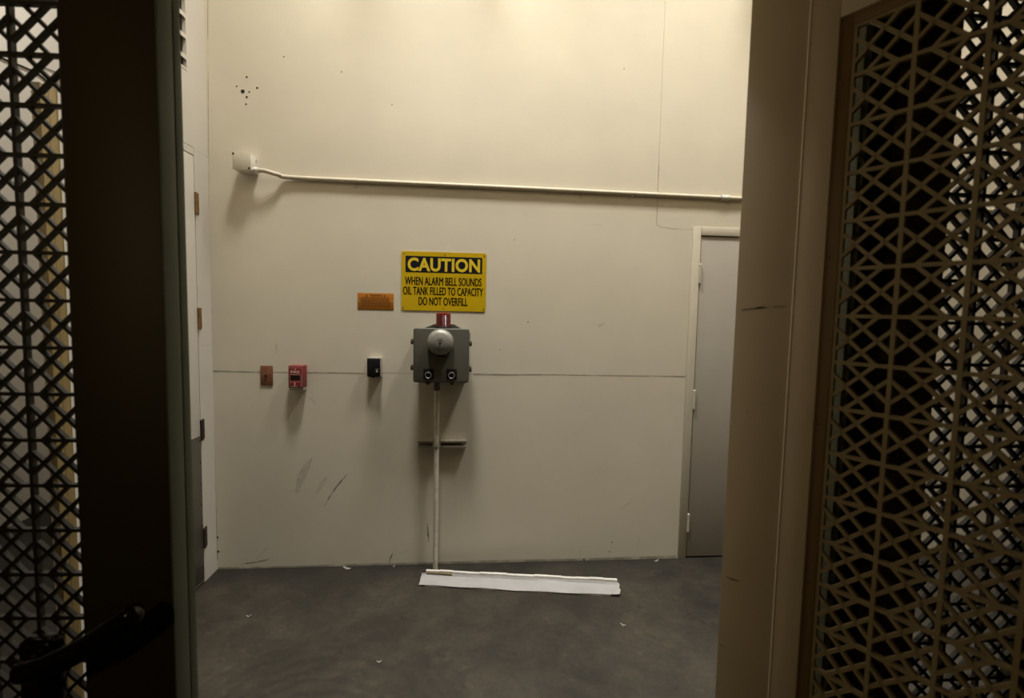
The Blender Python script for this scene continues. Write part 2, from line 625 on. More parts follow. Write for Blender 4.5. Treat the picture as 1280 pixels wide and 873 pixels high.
box(bm, XL - .0005, XL + .0006, LY1 + .03, D - .01, 1.365, 1.367, mi=1)
structure(obj('wall_left', bm, [M['white_wall'], M['crack']]), 'off-white left wall with louvre above its door', 'wall')

d2 = thing('door_2', 'off-white hinged door in the left wall with a dull metal kick plate', 'door', (XL, LY1, 0))
structure(d2)
bm = new()
box(bm, -0.045, 0.001, -(LY1 - LY0), -.002, 0.012, LZ1, 0.002)
lf = obj('door_leaf', bm, M['white_wall'], d2)
bm = new()
box(bm, 0.001, 0.0035, -(LY1 - LY0) + .02, -.004, 0.02, 0.862, 0.0008)
kp = obj('kick_plate', bm, M['kick'], d2)
kp['label'] = 'dull metal plate over the lower third of the door'
for i in range(7):
    bm = new()
    lathe(bm, [(.005, 0), (.0045, .0012), (.002, .002), (0, .0021)], (0.0035, -.014, 0.10 + i * .122), (1, 0, 0), 10)
    obj('screw', bm, M['dark_hinge'], kp)
for i in range(4):
    hz = 2.1513 - i * 0.6296
    bm = new()
    w = .058
    for k in range(5):
        z0 = hz - w + k * (2 * w / 5)
        cyl(bm, (0.006, 0.001, z0), (0.006, 0.001, z0 + 2 * w / 5 - .0008), 0.0075, 14)
    box(bm, 0.0, 0.004, 0.0, 0.034, hz - w, hz + w, 0.0008)
    for s in (-.035, .0, .035):
        lathe(bm, [(.0045, 0), (.004, .001), (0, .0012)], (0.004, 0.022, hz + s), (1, 0, 0), 10)
    h = obj('hinge', bm, M['brass'] if i < 2 else M['dark_hinge'], d2)
    h['label'] = 'tarnished brass butt hinge' if i < 2 else 'dark bronze butt hinge'
bm = new()
box(bm, -.07, .0, -(LY1 - LY0) - .0, 0.0, 0.0, 0.011)
obj('threshold', bm, M['dark_hinge'], d2)

vt = thing('louvre_vent', 'white slatted louvre vent high in the left wall above the hinged door', 'vent', (XL, VY0, VZ0))
bm = new()
H = VZ1 - VZ0
Wd = VY1 - VY0
for y0, y1, z0, z1 in [(0, .012, 0, H), (.012, Wd, 0, .012), (.012, Wd, H - .018, H)]:
    box(bm, -.0185, .002, y0, y1, z0, z1)
obj('vent_frame', bm, M['white_wall'], vt)
bm = new()
box(bm, -.024, -.019, .0, Wd, .0, H)  # black sheet stands in for the darkness behind the slats
obj('shade_backing', bm, M['black'], vt)
for k in range(6):
    z = 0.055 + k * 0.105
    bm = new()
    prism(bm, [(.0, z), (.0, z + .022), (-.0185, z + .034), (-.0185, z + .012)], 'y', .012, Wd)
    obj('slat', bm, M['white_wall'], vt)

# wooden edge post of the left-hand wall
bm = new()
box(bm, XL - .022, XL + .004, 1.768, 1.80, 0.0, 2.365, .002)
box(bm, XL - .022, XL + .002, 1.803, 1.83, 0.0, 2.365, .002)
box(bm, XL - .02, XL - .004, 1.80, 1.803, 0.0, 2.36)
tr = structure(obj('trim_1', bm, M['wood']), 'ochre wooden jamb post seen through the left grille', 'trim')
bm = new()
box(bm, XL - .022, XL - .001, 1.8302, WY0 - .0002, 0.0, 2.365)
structure(obj('trim_2', bm, M['wood']))

# remaining shell
bm = new()
box(bm, -3.4, -3.27, 1.0, 5.2, 0, TOP)
structure(obj('wall_far_left', bm, M['far_wall']), 'pale wall far beyond the left grille', 'wall')
bm = new()
box(bm, -3.27, XL - .1, 5.05, 5.2, 0, TOP)
structure(obj('wall_far_back', bm, M['far_wall']))
bm = new()
box(bm, XL - .18, XL - .1, D + .12, 5.05, 0, TOP)
structure(obj('wall_inner', bm, M['far_wall']))
bm = new()
box(bm, 4.9, 5.0, 1.1, D, 0, TOP)
structure(obj('wall_right', bm, M['wall']))
bm = new()
box(bm, -3.27, 4.9, 1.0, 1.09, 2.452, TOP)         # over the openings
box(bm, -3.27, -1.575, 1.0, 1.09, 0, 2.452)
box(bm, 1.47, 4.9, 1.0, 1.09, 0, 2.452)
structure(obj('wall_front', bm, M['wall']))
bm = new()
box(bm, -1.70, -1.60, -1.8, 1.0, 0, 2.6)
structure(obj('wall_corridor_left', bm, M['dark_wall']))
bm = new()
box(bm, 1.47, 1.57, -1.8, 1.0, 0, 2.6)
structure(obj('wall_corridor_right', bm, M['dark_wall']))
bm = new()
box(bm, -1.70, 1.57, -1.9, -1.8, 0, 2.6)
structure(obj('wall_corridor_rear', bm, M['dark_wall']))
bm = new()
box(bm, -1.70, 1.57, -1.9, 1.0, 2.6, 2.68)
structure(obj('ceiling_corridor', bm, M['dark_wall']))

# ------------------------------------------------------------------ grille doors
PM = 0.1016


def lever(parent):
    bm = new()
    box(bm, -0.012, 0.062, -0.034, 0.007, 0.60, 0.862, 0.012, 3)
    esc = obj('escutcheon', bm, M['black_gloss'], parent)
    bm = new()
    lathe(bm, [(.027, 0), (.027, .01), (.02, .018), (.02, .034)], (0.028, -.033, 0.818), (0, -1, 0), 24)
    pts = smooth_path([(0.028, -.058, .818), (.06, -.066, .828), (.105, -.068, .846), (.16, -.068, .875), (.215, -.066, .912), (.262, -.062, .948)], 6)
    n = len(pts)
    rad = [0.0245 - 0.004 * abs(i / (n - 1) - .4) for i in range(n)]
    tube(bm, pts, rad, 18)
    lathe(bm, [(rad[-1], 0), (rad[-1] * .85, .008), (rad[-1] * .5, .014), (0, .016)], pts[-1], pts[-1] - pts[-2], 18)
    obj('lever', bm, M['black_gloss'], esc)
    return esc


# left leaf
LD = thing('grille_door', 'dark brown door with cast lattice panel, lever handle and grey-green edge, at the left', 'door', (-.9669, 1.0445, 0), -.0387)
x0, x1 = -.60, .3007
gz1 = 2.1087 + PM           # top bar of the lattice
gz0 = 2.1087 - 19 * PM
bm = new()
box(bm, .106, x1 - .004, 0, .045, .010, 2.44, .0015)
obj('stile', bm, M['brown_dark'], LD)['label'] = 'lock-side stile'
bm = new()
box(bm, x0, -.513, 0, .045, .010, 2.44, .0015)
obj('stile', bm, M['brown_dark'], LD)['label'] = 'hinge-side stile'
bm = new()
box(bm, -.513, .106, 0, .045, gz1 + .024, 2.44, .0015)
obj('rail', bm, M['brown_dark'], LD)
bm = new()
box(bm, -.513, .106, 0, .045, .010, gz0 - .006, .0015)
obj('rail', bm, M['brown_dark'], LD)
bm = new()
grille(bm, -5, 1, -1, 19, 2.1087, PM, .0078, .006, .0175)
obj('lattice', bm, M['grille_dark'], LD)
bm = new()
box(bm, x1 - .004, x1, .0, .046, .010, 2.44, .001)
box(bm, x1 - .010, x1 - .0005, .050, .074, .010, 2.44, .002)
e = obj('edge_strip', bm, M['green'], LD)
e['label'] = 'grey-green painted meeting edge'
bm = new()
box(bm, x1 - .03, x1 - .0045, .0455, .050, .010, 2.44)
box(bm, x1 - .03, x1 - .010, .050, .074, .010, 2.44)
obj('astragal', bm, M['green_dark'], LD)
lever(LD)

# right leaf, standing open towards the corridor
RD = thing('grille_door', 'tan painted door with lattice panel and pale seam, standing open at the right', 'door', (.8306, .8446, 0), -1.042)
x0, x1 = -.3234, .66
rt = 2.1113
gz1 = rt + PM
gz0 = rt - 19 * PM
fo = .0265     # stop frame width
gl, gr_ = -PM, 5 * PM
bm = new()
box(bm, x0, -.1885, 0, .045, .010, 2.44, .0015)
obj('stile', bm, M['stile'], RD)['label'] = 'outer stile beside the pale seam'
bm = new()
box(bm, -.1848, gl - fo, 0, .045, .010, 2.44, .0015)
obj('stile', bm, M['stile'], RD)['label'] = 'inner stile beside the lattice'
bm = new()
box(bm, gr_ + fo, x1, 0, .045, .010, 2.44, .0015)
obj('stile', bm, M['stile'], RD)['label'] = 'hinge-side stile'
bm = new()
cyl(bm, (-.18665, .0008, .012), (-.18665, .0008, 2.438), .0028, 10)
box(bm, -.1885, -.1848, .001, .044, .010, 2.44)
obj('bead', bm, M['bead'], RD)['label'] = 'vertical seam coloured pale as if lit'
bm = new()
box(bm, gl - fo, gr_ + fo, 0, .045, gz1 + fo, 2.44, .0015)
obj('rail', bm, M['stile'], RD)
bm = new()
box(bm, gl - fo, gr_ + fo, 0, .045, .010, gz0 - fo, .0015)
obj('rail', bm, M['stile'], RD)
bm = new()
for a, b_, c, d in [(gl - fo, gl - .003, gz0 - fo, gz1 + fo), (gr_ + .003, gr_ + fo, gz0 - fo, gz1 + fo), (gl - .003, gr_ + .003, gz1 + .003, gz1 + fo), (gl - .003, gr_ + .003, gz0 - fo, gz0 - .003)]:
    box(bm, a, b_, .006, .030, c, d, .001)
sf = obj('stop_frame', bm, M['bronze'], RD)
sf['label'] = 'brown stop moulding round the lattice'
for z in (2.1, 1.73, 1.36, .99, .62):
    bm = new()
    lathe(bm, [(.0045, 0), (.004, .0015), (.002, .0025), (0, .0026)], (gl - fo + .006, .006, z), (0, -1, 0), 10)
    obj('screw', bm, M['bronze'], sf)
bm = new()
grille(bm, -1, 5, -1, 19, rt, PM, .0078, .008, .0195)
obj('lattice', bm, M['grille_tan'], RD)
# scuffs on the tan stile
bm = new()


def leaf_uz(px, py):
    n = Vector((-math.sin(-1.042), math.cos(-1.042), 0))
    R0 = Vector((.8306, .8446, 0))
    d = ray(px, py)
    o = Vector((0, 0, EYE))
    q = o + d * (n.dot(R0 - o) / n.dot(d)) - R0
    return q.x * math.cos(-1.042) + q.y * math.sin(-1.042), q.z


for pts, w in [([(927, 388), (950, 385), (984, 383)], [.003, .006, .002]), ([(907, 721), (914, 724), (924, 727)], [.002, .006, .002]),
               ([(1028, 629), (1031, 634), (1028, 642)], [.002, .004, .002]), ([(934, 514), (936, 518)], [.006, .004]), ([(900, 806), (906, 809)], [.005, .003])]:
    q = [leaf_uz(*p) for p in pts]
    Lv, Rv = [], []
    for i, (u, z) in enumerate(q):
        Lv.append(bm.verts.new((u, -.0006, z + w[i] / 2)))
        Rv.append(bm.verts.new((u, -.0006, z - w[i] / 2)))
    for i in range(len(q) - 1):
        bm.faces.new([Lv[i], Rv[i], Rv[i + 1], Lv[i + 1]])
obj('rub_mark', bm, M['dirt'], RD)
# post that carries the open leaf, outside the view
bm = new()
pv = Vector((.8306, .8446, 0)) + Vector((math.cos(-1.042), math.sin(-1.042), 0)) * .664
nv = Vector((math.cos(-1.042), math.sin(-1.042), 0))
box(bm, 0, .1, -.03, .075, 0, 2.6)
structure(obj('trim_3', bm, M['stile'], None, pv, -1.042))

# fixed lattice panel right of the opening
PX = .866
FP = thing('grille_panel', 'dark fixed lattice panel behind the open tan door, backlit by the room', 'panel', (PX, 1.0, 0))
bm = new()
box(bm, 0, .018, 0, .046, 0, 2.45, .001)
e = obj('edge_strip', bm, M['green'], FP)
e['label'] = 'grey-green painted jamb edge'
bm = new()
box(bm, .018, .112, .030, .046, 0, 2.45)  # black colour stands in for shade in the gap
obj('recess', bm, M['black'], FP)
bm = new()
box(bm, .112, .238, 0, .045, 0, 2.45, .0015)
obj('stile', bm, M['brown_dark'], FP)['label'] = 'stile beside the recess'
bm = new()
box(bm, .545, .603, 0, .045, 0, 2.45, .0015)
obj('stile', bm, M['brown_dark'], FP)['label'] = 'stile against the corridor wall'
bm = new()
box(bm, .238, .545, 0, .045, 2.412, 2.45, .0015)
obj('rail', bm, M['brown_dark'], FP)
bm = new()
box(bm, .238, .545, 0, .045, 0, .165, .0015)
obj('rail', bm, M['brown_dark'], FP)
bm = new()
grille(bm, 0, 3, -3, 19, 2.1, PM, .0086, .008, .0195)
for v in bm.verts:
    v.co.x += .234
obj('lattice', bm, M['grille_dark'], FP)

# ------------------------------------------------------------------ things on the back wall


def screw_on(parent, x, y, z, r=.004, m='screw'):
    bm = new()
    lathe(bm, [(r, 0), (r, .0006), (r * .8, .0018), (0, .0022)], (x, y, z), (0, -1, 0), 14)
    box(bm, x - r * .75, x + r * .75, y - .0024, y - .0018, z - r * .1, z + r * .1)
    return obj('screw', bm, M[m], parent)


# caution sign
SW, SH = .506, .352
sg = thing('caution_sign', 'large yellow caution sign with black header about the oil tank, above the alarm box', 'sign', (-.449, D, 1.590))
bm = new()
prism(bm, rounded(0, SW, 0, SH, .012), 'y', -.004, -.0005)
obj('plate', bm, M['yellow'], sg)
bm = new()
prism(bm, rounded(.048 * SW, .951 * SW, (1 - .352) * SH, (1 - .078) * SH, .002, 2), 'y', -.0046, -.004)
hd = obj('header', bm, M['sign_black'], sg)
lettering('CAUTION', .073 * SW, .926 * SW, (1 - .332) * SH, (1 - .105) * SH, -.0054, M['sign_yellow'], 'lettering', hd, bold=.034, spacing=1.04)
lettering('WHEN ALARM BELL SOUNDS', .045 * SW, .945 * SW, (1 - .566) * SH, (1 - .430) * SH, -.0046, M['sign_black'], 'lettering', sg, smear=.0011)
lettering('OIL TANK FILLED TO CAPACITY', .022 * SW, .965 * SW, (1 - .733) * SH, (1 - .598) * SH, -.0046, M['sign_black'], 'lettering', sg, smear=.0011)
lettering('DO NOT OVERFILL', .205 * SW, .782 * SW, (1 - .907) * SH, (1 - .772) * SH, -.0046, M['sign_black'], 'lettering', sg, smear=.0011)
for fx, fz in [(.027, .955), (.505, .955), (.973, .955), (.02, .04), (.5, .04), (.975, .04)]:
    screw_on(sg, fx * SW, -.004, fz * SH)

# orange placard
pw, ph = .211, .098
pl = thing('warning_placard', 'small orange warning placard left of the yellow caution sign', 'sign', (-.705, D, 1.5895))
bm = new()
box(bm, 0, pw, -.0025, -.0004, 0, ph, .0006)
obj('plate', bm, M['orange'], pl)
lettering('WARNING', .34 * pw, .68 * pw, .80 * ph, .925 * ph, -.0031, M['orange_ink'], 'lettering', pl, bold=.02)
for fx in (.255, .755):
    bm = new()
    prism(bm, [((fx - .032) * pw, .80 * ph), ((fx + .032) * pw, .80 * ph), (fx * pw, .925 * ph)], 'y', -.0031, -.0025)
    obj('alert_triangle', bm, M['orange_ink'], pl)
bm = new()
for r in range(7):
    x = .09 + random.uniform(0, .02)
    z = (.70 - r * .085) * ph
    while x < .88:
        ln = random.uniform(.02, .06)
        box(bm, x * pw, min(.91, x + ln) * pw, -.0029, -.0025, z, z + .045 * ph)
        x += ln + .014
obj('small_print', bm, M['orange_ink'], pl)['kind'] = 'stuff'
for fx in (.035, .955):
    screw_on(pl, fx * pw, -.0025, .5 * ph, .0032, 'screw_bright')

# alarm enclosure
AX, AZ, AW, AH, AD = -.356, 1.176, .319, .314, .155
al = thing('alarm_box', 'grey alarm enclosure with round bell and red beacon under the caution sign', 'alarm', (AX, D, AZ))
bm = new()
box(bm, .010, AW - .010, -AD + .03, -.001, .008, AH - .006, .010, 3)
obj('enclosure', bm, M['alarm_grey'], al)
bm = new()
prism(bm, rounded(0, AW, 0, AH, .014), 'y', -AD, -AD + .0295)
bmesh.ops.bevel(bm, geom=[e for e in bm.edges if abs(e.verts[0].co.y + AD) < 1e-5 and abs(e.verts[1].co.y + AD) < 1e-5], offset=.005, segments=3, affect='EDGES', profile=.5)
lid = obj('lid', bm, M['alarm_grey'], al)
bm = new()
prism(bm, [(.04, AH - .008), (AW - .04, AH - .008), (.225, AH + .022), (.112, AH + .022)], 'y', -.09, -.002)
obj('hood', bm, M['alarm_grey'], al)
# beacon
bx, by = .166, -AD + .055
bm = new()
lathe(bm, [(.047, 0), (.049, .004), (.049, .012), (.043, .016)], (bx, by, AH - .0065), (0, 0, 1), 32)
bc = obj('beacon_base', bm, M['black'], al)
bm = new()
prof = [(.043, 0)]
for k in range(12):
    prof += [(.0435, .002 + k * .0055), (.0418, .0045 + k * .0055)]
prof += [(.043, .068), (.041, .075), (.034, .079), (.015, .081), (0, .0812)]
lathe(bm, prof, (bx, by, AH + .0095), (0, 0, 1), 36)
obj('beacon_lens', bm, M['red_lens'], bc)
# bell gong
gx, gz = .156, .236
bm = new()
lathe(bm, [(.066, 0), (.066, .014), (.03, .016)], (gx, -AD, gz), (0, -1, 0), 40)
bb = obj('bell_base', bm, M['black'], al)
bm = new()
lathe(bm, [(.0705, 0), (.0745, .001), (.0752, .004), (.074, .012), (.070, .022), (.060, .031), (.049, .036), (.044, .0372), (.040, .0385), (.028, .0415), (.014, .043), (.010, .0415), (.006, .0415), (0, .0417)], (gx, -AD - .010, gz), (0, -1, 0), 48)
gg = obj('gong', bm, M['gong'], bb)
bm = new()
lathe(bm, [(.008, 0), (.008, .004), (.004, .0065), (0, .007)], (gx, -AD - .0508, gz), (0, -1, 0), 6)
box(bm, gx - .0022, gx + .0022, -AD - .056, -AD - .051, gz - .018, gz - .002)
obj('centre_bolt', bm, M['alarm_trim'], gg)
bm = new()
box(bm, gx - .018, gx + .022, -AD - .012, -AD, gz - .085, gz - .07, .002)
obj('striker_cover', bm, M['black'], al)
# push buttons
for cx in (.088, .221):
    bm = new()
    box(bm, cx - .029, cx + .029, -AD - .0018, -AD, .022, .081, .0006)
    bp = obj('button_plate', bm, M['black'], al)
    bm = new()
    lathe(bm, [(.0185, 0), (.0195, .003), (.019, .009), (.0165, .0105), (.0145, .009), (.0145, .0)], (cx - .001, -AD - .0018, .044), (0, -1, 0), 28)
    obj('button_ring', bm, M['ring'], bp)
    bm = new()
    lathe(bm, [(.0138, 0), (.0138, .006), (.012, .0075), (0, .0085)], (cx - .001, -AD - .0018, .044), (0, -1, 0), 24)
    obj('push_button', bm, M['black'], bp)
bm = new()
for r in range(2):
    for k in range(6):
        xx = .135 + k * .0065
        z = .048 - r * .018
        box(bm, xx, xx + .0045, -AD - .0004, -AD, z, z + .007)
    box(bm, .134, .174, -AD - .0004, -AD, .058 - r * .018, .0592 - r * .018)
obj('engraved_label', bm, M['alarm_trim'], al)
# latches
for sx, z in [(-1, .235), (-1, .085), (1, .228), (1, .078)]:
    bm = new()
    xa = 0 if sx < 0 else AW
    box(bm, min(xa, xa + sx * .010), max(xa, xa + sx * .010), -AD + .008, -AD + .048, z - .014, z + .014, .002)
    box(bm, min(xa, xa + sx * .016), max(xa, xa + sx * .016), -AD + .004, -AD + .012, z - .012, z + .010, .002)
    cyl(bm, (xa + sx * .0085, -AD + .016, z - .016), (xa + sx * .0085, -AD + .016, z + .016), .0045, 12)
    obj('latch', bm, M['alarm_trim'], al)
for cx in (.083, .222):
    bm = new()
    box(bm, cx - .014, cx + .014, -AD + .006, -AD + .040, -.008, .0, .002)
    box(bm, cx - .007, cx + .007, -AD + .004, -AD + .014, -.014, -.006, .002)
    obj('latch', bm, M['alarm_trim'], al)
bm = new()
for k in range(5):
    box(bm, AW - .002, AW + .006, -AD + .06, -AD + .08, .248 + k * .008, .252 + k * .008)
obj('hinge_spring', bm, M['alarm_trim'], al)

# conduit down to the floor
pxx = -.2265
pipe_y = D - .0575
pd = thing('conduit', 'chipped white vertical conduit from the alarm box down to the floor', 'pipe', (pxx, pipe_y, 0))
bm = new()
pts = smooth_path([(0, 0, -.004), (0, 0, .4), (0, 0, .8), (0, 0, .98), (0, -.003, 1.06), (0, -.014, 1.14)], 5)
tube(bm, pts, .0150, 18)
obj('tube', bm, M['pipe_white'], pd)
bm = new()
cyl(bm, (0, -.012, 1.118), (0, -.016, 1.1765), .0195, 18)
lathe(bm, [(.0215, 0), (.0215, .012)], (0, -.0135, 1.125), (0, 0, 1), 6)
obj('coupling', bm, M['alarm_grey'], pd)

# strut channel with clamp
st = thing('strut_channel', 'short horizontal slotted steel strut fixed behind the vertical conduit', 'bracket', (-.342, D, .758))
SWD, SHT, SDP = .295, .041, .0405
bm = new()
t_ = .003
box(bm, 0, SWD, -t_, -.0005, 0, SHT)
box(bm, 0, SWD, -SDP, -t_, 0, t_)
box(bm, 0, SWD, -SDP, -t_, SHT - t_, SHT)
box(bm, 0, SWD, -SDP, -SDP + t_, t_, .0095)
box(bm, 0, SWD, -SDP, -SDP + t_, SHT - .0095, SHT - t_)
box(bm, 0, SWD, -SDP + t_, -SDP + .009, .0068, .0095)
box(bm, 0, SWD, -SDP + t_, -SDP + .009, SHT - .0095, SHT - .0068)
obj('channel', bm, M['strut'], st)
bm = new()
cx = pxx + .342
arc = [(cx + .0168 * math.cos(math.radians(a)), -.0575 + .0168 * math.sin(math.radians(a))) for a in range(-195, 16, 15)]
for (xa, ya), (xb, yb) in zip(arc, arc[1:]):
    n1 = Vector((xa - cx, ya + .0575)).normalized() * .002
    n2 = Vector((xb - cx, yb + .0575)).normalized() * .002
    prism(bm, [(xa, ya), (xa + n1.x, ya + n1.y), (xb + n2.x, yb + n2.y), (xb, yb)], 'z', .008, .033)
box(bm, cx - .023, cx - .0155, -.056, -.0405, .008, .033, .001)
box(bm, cx + .0155, cx + .023, -.056, -.0405, .008, .033, .001)
cyl(bm, (cx, -.076, .0205), (cx, -.081, .0205), .006, 6)
obj('clamp', bm, M['strut'], st)

# black wall device
bd = thing('card_reader', 'small black wall box with silver edge and pale indicator, left of the alarm box', 'card reader', (-.638, D, 1.192))
bm = new()
box(bm, 0.002, .079, -.041, -.0003, -.006, .112, .004)
obj('back_box', bm, M['silver'], bd)
bm = new()
box(bm, 0, .0765, -.058, -.0405, 0, .109, .004, 3)
cv = obj('cover', bm, M['black'], bd)
bm = new()
box(bm, .0767, .0805, -.060, -.038, -.003, .110, .0012)
obj('edge_trim', bm, M['silver'], bd)
bm = new()
lathe(bm, [(.0062, 0), (.006, .0015), (.003, .003), (0, .0033)], (.058, -.058, .031), (0, -1, 0), 16)
box(bm, .050, .068, -.0586, -.058, .044, .047)
obj('indicator', bm, M['screw_bright'], bd)
bm = new()
box(bm, .024, .044, -.052, -.044, -.0055, 0.0, .001)
obj('bottom_tab', bm, M['black'], bd)

# fire alarm pull station
fp = thing('fire_pull_station', 'red fire alarm pull station on the wall joint, right of the rust-red plate', 'fire alarm', (-1.086, D, 1.124))
FW, FH = .085, .129
bm = new()
box(bm, .001, FW - .004, -.048, -.0005, -.018, -.0004, .003)
obj('back_box', bm, M['frame_beige'], fp)['label'] = 'beige surface back box'
bm = new()
box(bm, 0, FW, -.062, -.0407, 0, FH, .005, 3)
box(bm, .001, FW - .0005, -.0407, -.0005, .0, FH - .001, .001)
bd2 = obj('housing', bm, M['fire_red'], fp)
bm = new()
fy = -.062
for a, b_, c, d in [(.010, .072, .004, .0055), (.010, .0115, .004, .078), (.0705, .072, .004, .078), (.010, .072, .0385, .040), (.010, .072, .0765, .078), (.004, .080, .117, .1185), (.0785, .080, .006, .117)]:
    box(bm, a, b_, fy - .0006, fy, c, d)
obj('border_line', bm, M['fire_white'], fp)
lettering('FIRE', .014, .066, .086, .101, fy - .0007, M['fire_white'], 'lettering', fp, bold=.02)
bm = new()
box(bm, .0118, .0702, fy - .0004, fy, .0405, .076)
box(bm, .012, .070, fy - .008, fy - .0004, .0725, .0762, .001)
obj('window', bm, M['fire_dark'], fp)
bm = new()
box(bm, .014, .068, fy - .010, fy, .008, .037, .002)
hnd = obj('handle', bm, M['fire_red'], fp)
bm = new()
prism(bm, [(.0375, .034), (.0445, .034), (.0435, .016), (.041, .012), (.0385, .016)], 'y', fy - .0108, fy - .010)
box(bm, .024, .058, fy - .0105, fy - .010, .0095, .0115)
obj('arrow', bm, M['fire_white'], hnd)
bm = new()
lathe(bm, [(.0035, 0), (.003, .0012), (0, .0016)], (.041, fy, .110), (0, -1, 0), 12)
obj('screw', bm, M['screw_bright'], fp)

# rust-red blank plate
rp = thing('cover_plate', 'worn rust-red blank cover plate at the left end of the wall joint', 'plate', (-1.267, D, 1.128))
bm = new()
box(bm, 0, .070, -.006, -.0004, 0, .117, .0015)
obj('plate', bm, M['rust'], rp)
bm = new()
lathe(bm, [(.006, 0), (.0065, .004), (.005, .010), (0, .0115)], (.032, -.006, .058), (0, -1, 0), 16)
obj('knob', bm, M['black'], rp)
for z in (.012, .105):
    screw_on(rp, .035, -.006, z, .003, 'screw')

# junction box and long conduit
f0 = at_y(290.3, 190.3, D - .1)
f1 = at_y(313.2, 212.6, D - .1)
JW, JH = f1.x - f0.x, f0.z - f1.z
jb = thing('junction_box', 'galvanised junction box at the left end of the long wall conduit', 'box', (f0.x, D, f1.z))
bm = new()
box(bm, .001, JW - .001, -.096, -.0005, .001, JH - .001, .004)
obj('box_body', bm, M['galv'], jb)
bm = new()
box(bm, -.001, JW + .001, -.0995, -.0962, -.001, JH + .001, .0015)
cvp = obj('cover', bm, M['pipe'], jb)
for x, z in [(.004, JH - .006), (JW - .008, .010)]:
    bm = new()
    lathe(bm, [(.0055, 0), (.005, .002), (0, .0028)], (x, -.0995, z), (0, -1, 0), 12)
    obj('screw', bm, M['black'], cvp)
bm = new()
for y, z, r in [(-.062, .030, .013), (-.030, .072, .012)]:
    lathe(bm, [(r, 0), (r, .0012), (r * .6, .0016), (0, .0016)], (JW - .0012, y, z), (1, 0, 0), 20)
obj('knockout', bm, M['screw_bright'], jb)

cd = thing('conduit', 'long beige horizontal conduit crossing the wall above the caution sign', 'pipe', (f1.x, D, 0))
bx0 = f1.x
PR = .0125
zz = [at_y(x, y, D - .03) for x, y in [(365, 221.3), (500, 227.6), (650, 234.4), (780, 240.6), (905, 246.6)]]
pA = at_y(326, 213.2, D - .06)
path = [(0.0005, -.06, pA.z), (.03, -.06, pA.z), (.06, -.058, pA.z - .001), (.12, -.040, pA.z - .013)]
ends = [(q.x - bx0, -.0135, q.z) for q in zz]
path += [(ends[0][0] + .01, -.0155, ends[0][2])] + ends[1:]
last = Vector(ends[-1])
sl = (Vector(ends[-1]) - Vector(ends[1]))
path += [tuple(last + sl * k) for k in (.4, .9, 1.4)]
pts = smooth_path(path, 7)
bm = new()
tube(bm, pts, PR, 16)
obj('tube', bm, M['pipe'], cd)


def pipe_at(xx):
    return min(pts, key=lambda p: abs(p.x - xx))


def pipe_z(xx):
    for a, b_ in zip(pts, pts[1:]):
        if a.x <= xx <= b_.x:
            t = (xx - a.x) / (b_.x - a.x)
            return a.lerp(b_, t)
    return pts[-1]


for px, py in [(443, 224.5), (727, 238.5), (913, 247)]:
    xx = at_y(px, py, D - .02).x - bx0
    c = pipe_z(xx)
    bm = new()
    cyl(bm, (xx - .008, c.y, c.z), (xx + .008, c.y, c.z), PR + .002, 18)
    box(bm, xx - .009, xx + .009, -.004, -.0005, c.z - .040, c.z, .0005)
    lathe(bm, [(.0045, 0), (.004, .002), (0, .003)], (xx, -.004, c.z - .029), (0, -1, 0), 10)
    obj('strap', bm, M['pipe'], cd)
xx = at_y(907, 246.5, D - .02).x - bx0
bm = new()
c = pipe_z(xx)
cyl(bm, (xx - .028, c.y, c.z), (xx + .020, c.y, c.z), PR + .0035, 20)
cyl(bm, (xx - .028, c.y, c.z), (xx - .022, c.y, c.z), PR + .006, 20)
cyl(bm, (xx + .014, c.y, c.z), (xx + .020, c.y, c.z), PR + .006, 20)
obj('coupling', bm, M['galv'], cd)
bm = new()
c = pipe_z(.04)
cyl(bm, (.0015, -.06, c.z), (.026, -.06, c.z), PR + .004, 20)
lathe(bm, [(PR + .007, 0), (PR + .007, .006)], (.0008, -.06, c.z), (1, 0, 0), 6)
obj('connector', bm, M['galv'], cd)
xx = at_y(791, 241, D - .02).x - bx0
c = pipe_z(xx)
bm = new()
lathe(bm, [(.006, 0), (.006, .010), (.003, .013)], (xx, c.y, c.z - PR + .002), (0, 0, -1), 12)
obj('drip_plug', bm, M['pipe'], cd)

# ------------------------------------------------------------------ things on the floor
# long white strip: bent sheet with a folded back edge
A = at_z(524, 733.5)
B_ = at_z(775, 747)
ang = math.atan2(B_.y - A.y, B_.x - A.x)
Ln = math.hypot(B_.x - A.x, B_.y - A.y)
ws = thing('discarded_trim_strip', 'long white folded trim strip lying on the concrete near the wall', 'strip', (A.x, A.y, 0), ang)
bm = new()
N_ = 60
depth = .125
cols = []
random.seed(3)
jag0 = [random.uniform(-.006, .006) for _ in range(9)]
jag1 = [random.uniform(-.006, .006) for _ in range(9)]
notch = lambda s: .012 if .085 < s < .10 else 0
for i in range(N_ + 1):
    s = i / N_
    ring = []
    lift = .004 + .010 * max(0, (s - .9) / .1) ** 2 + .002 * math.sin(9 * s)
    prof = [(0.000, .006 + lift), (.030, .010 + lift), (.062, .013 + .003 * math.sin(6 * s)), (.088, .017), (.094, .026 + .002 * math.sin(17 * s)), (.100, .019), (.108, .016), (.122, .016), (depth, .013)]
    for j, (yy, z) in enumerate(prof):
        x = s * Ln + (s - .5) * .22 * yy
        if i == 0:
            x += jag0[j]
        if i == N_:
            x += jag1[j]
        yy2 = yy
        if j == 0:
            yy2 += notch(s) + .003 * math.sin(23 * s)
        ring.append(bm.verts.new((x, yy2 * (1 + .06 * s), z)))
    cols.append(ring)
for a, b_ in zip(cols, cols[1:]):
    for j in range(len(a) - 1):
        bm.faces.new([a[j], b_[j], b_[j + 1], a[j + 1]])
r = bmesh.ops.solidify(bm, geom=list(bm.faces), thickness=.003)
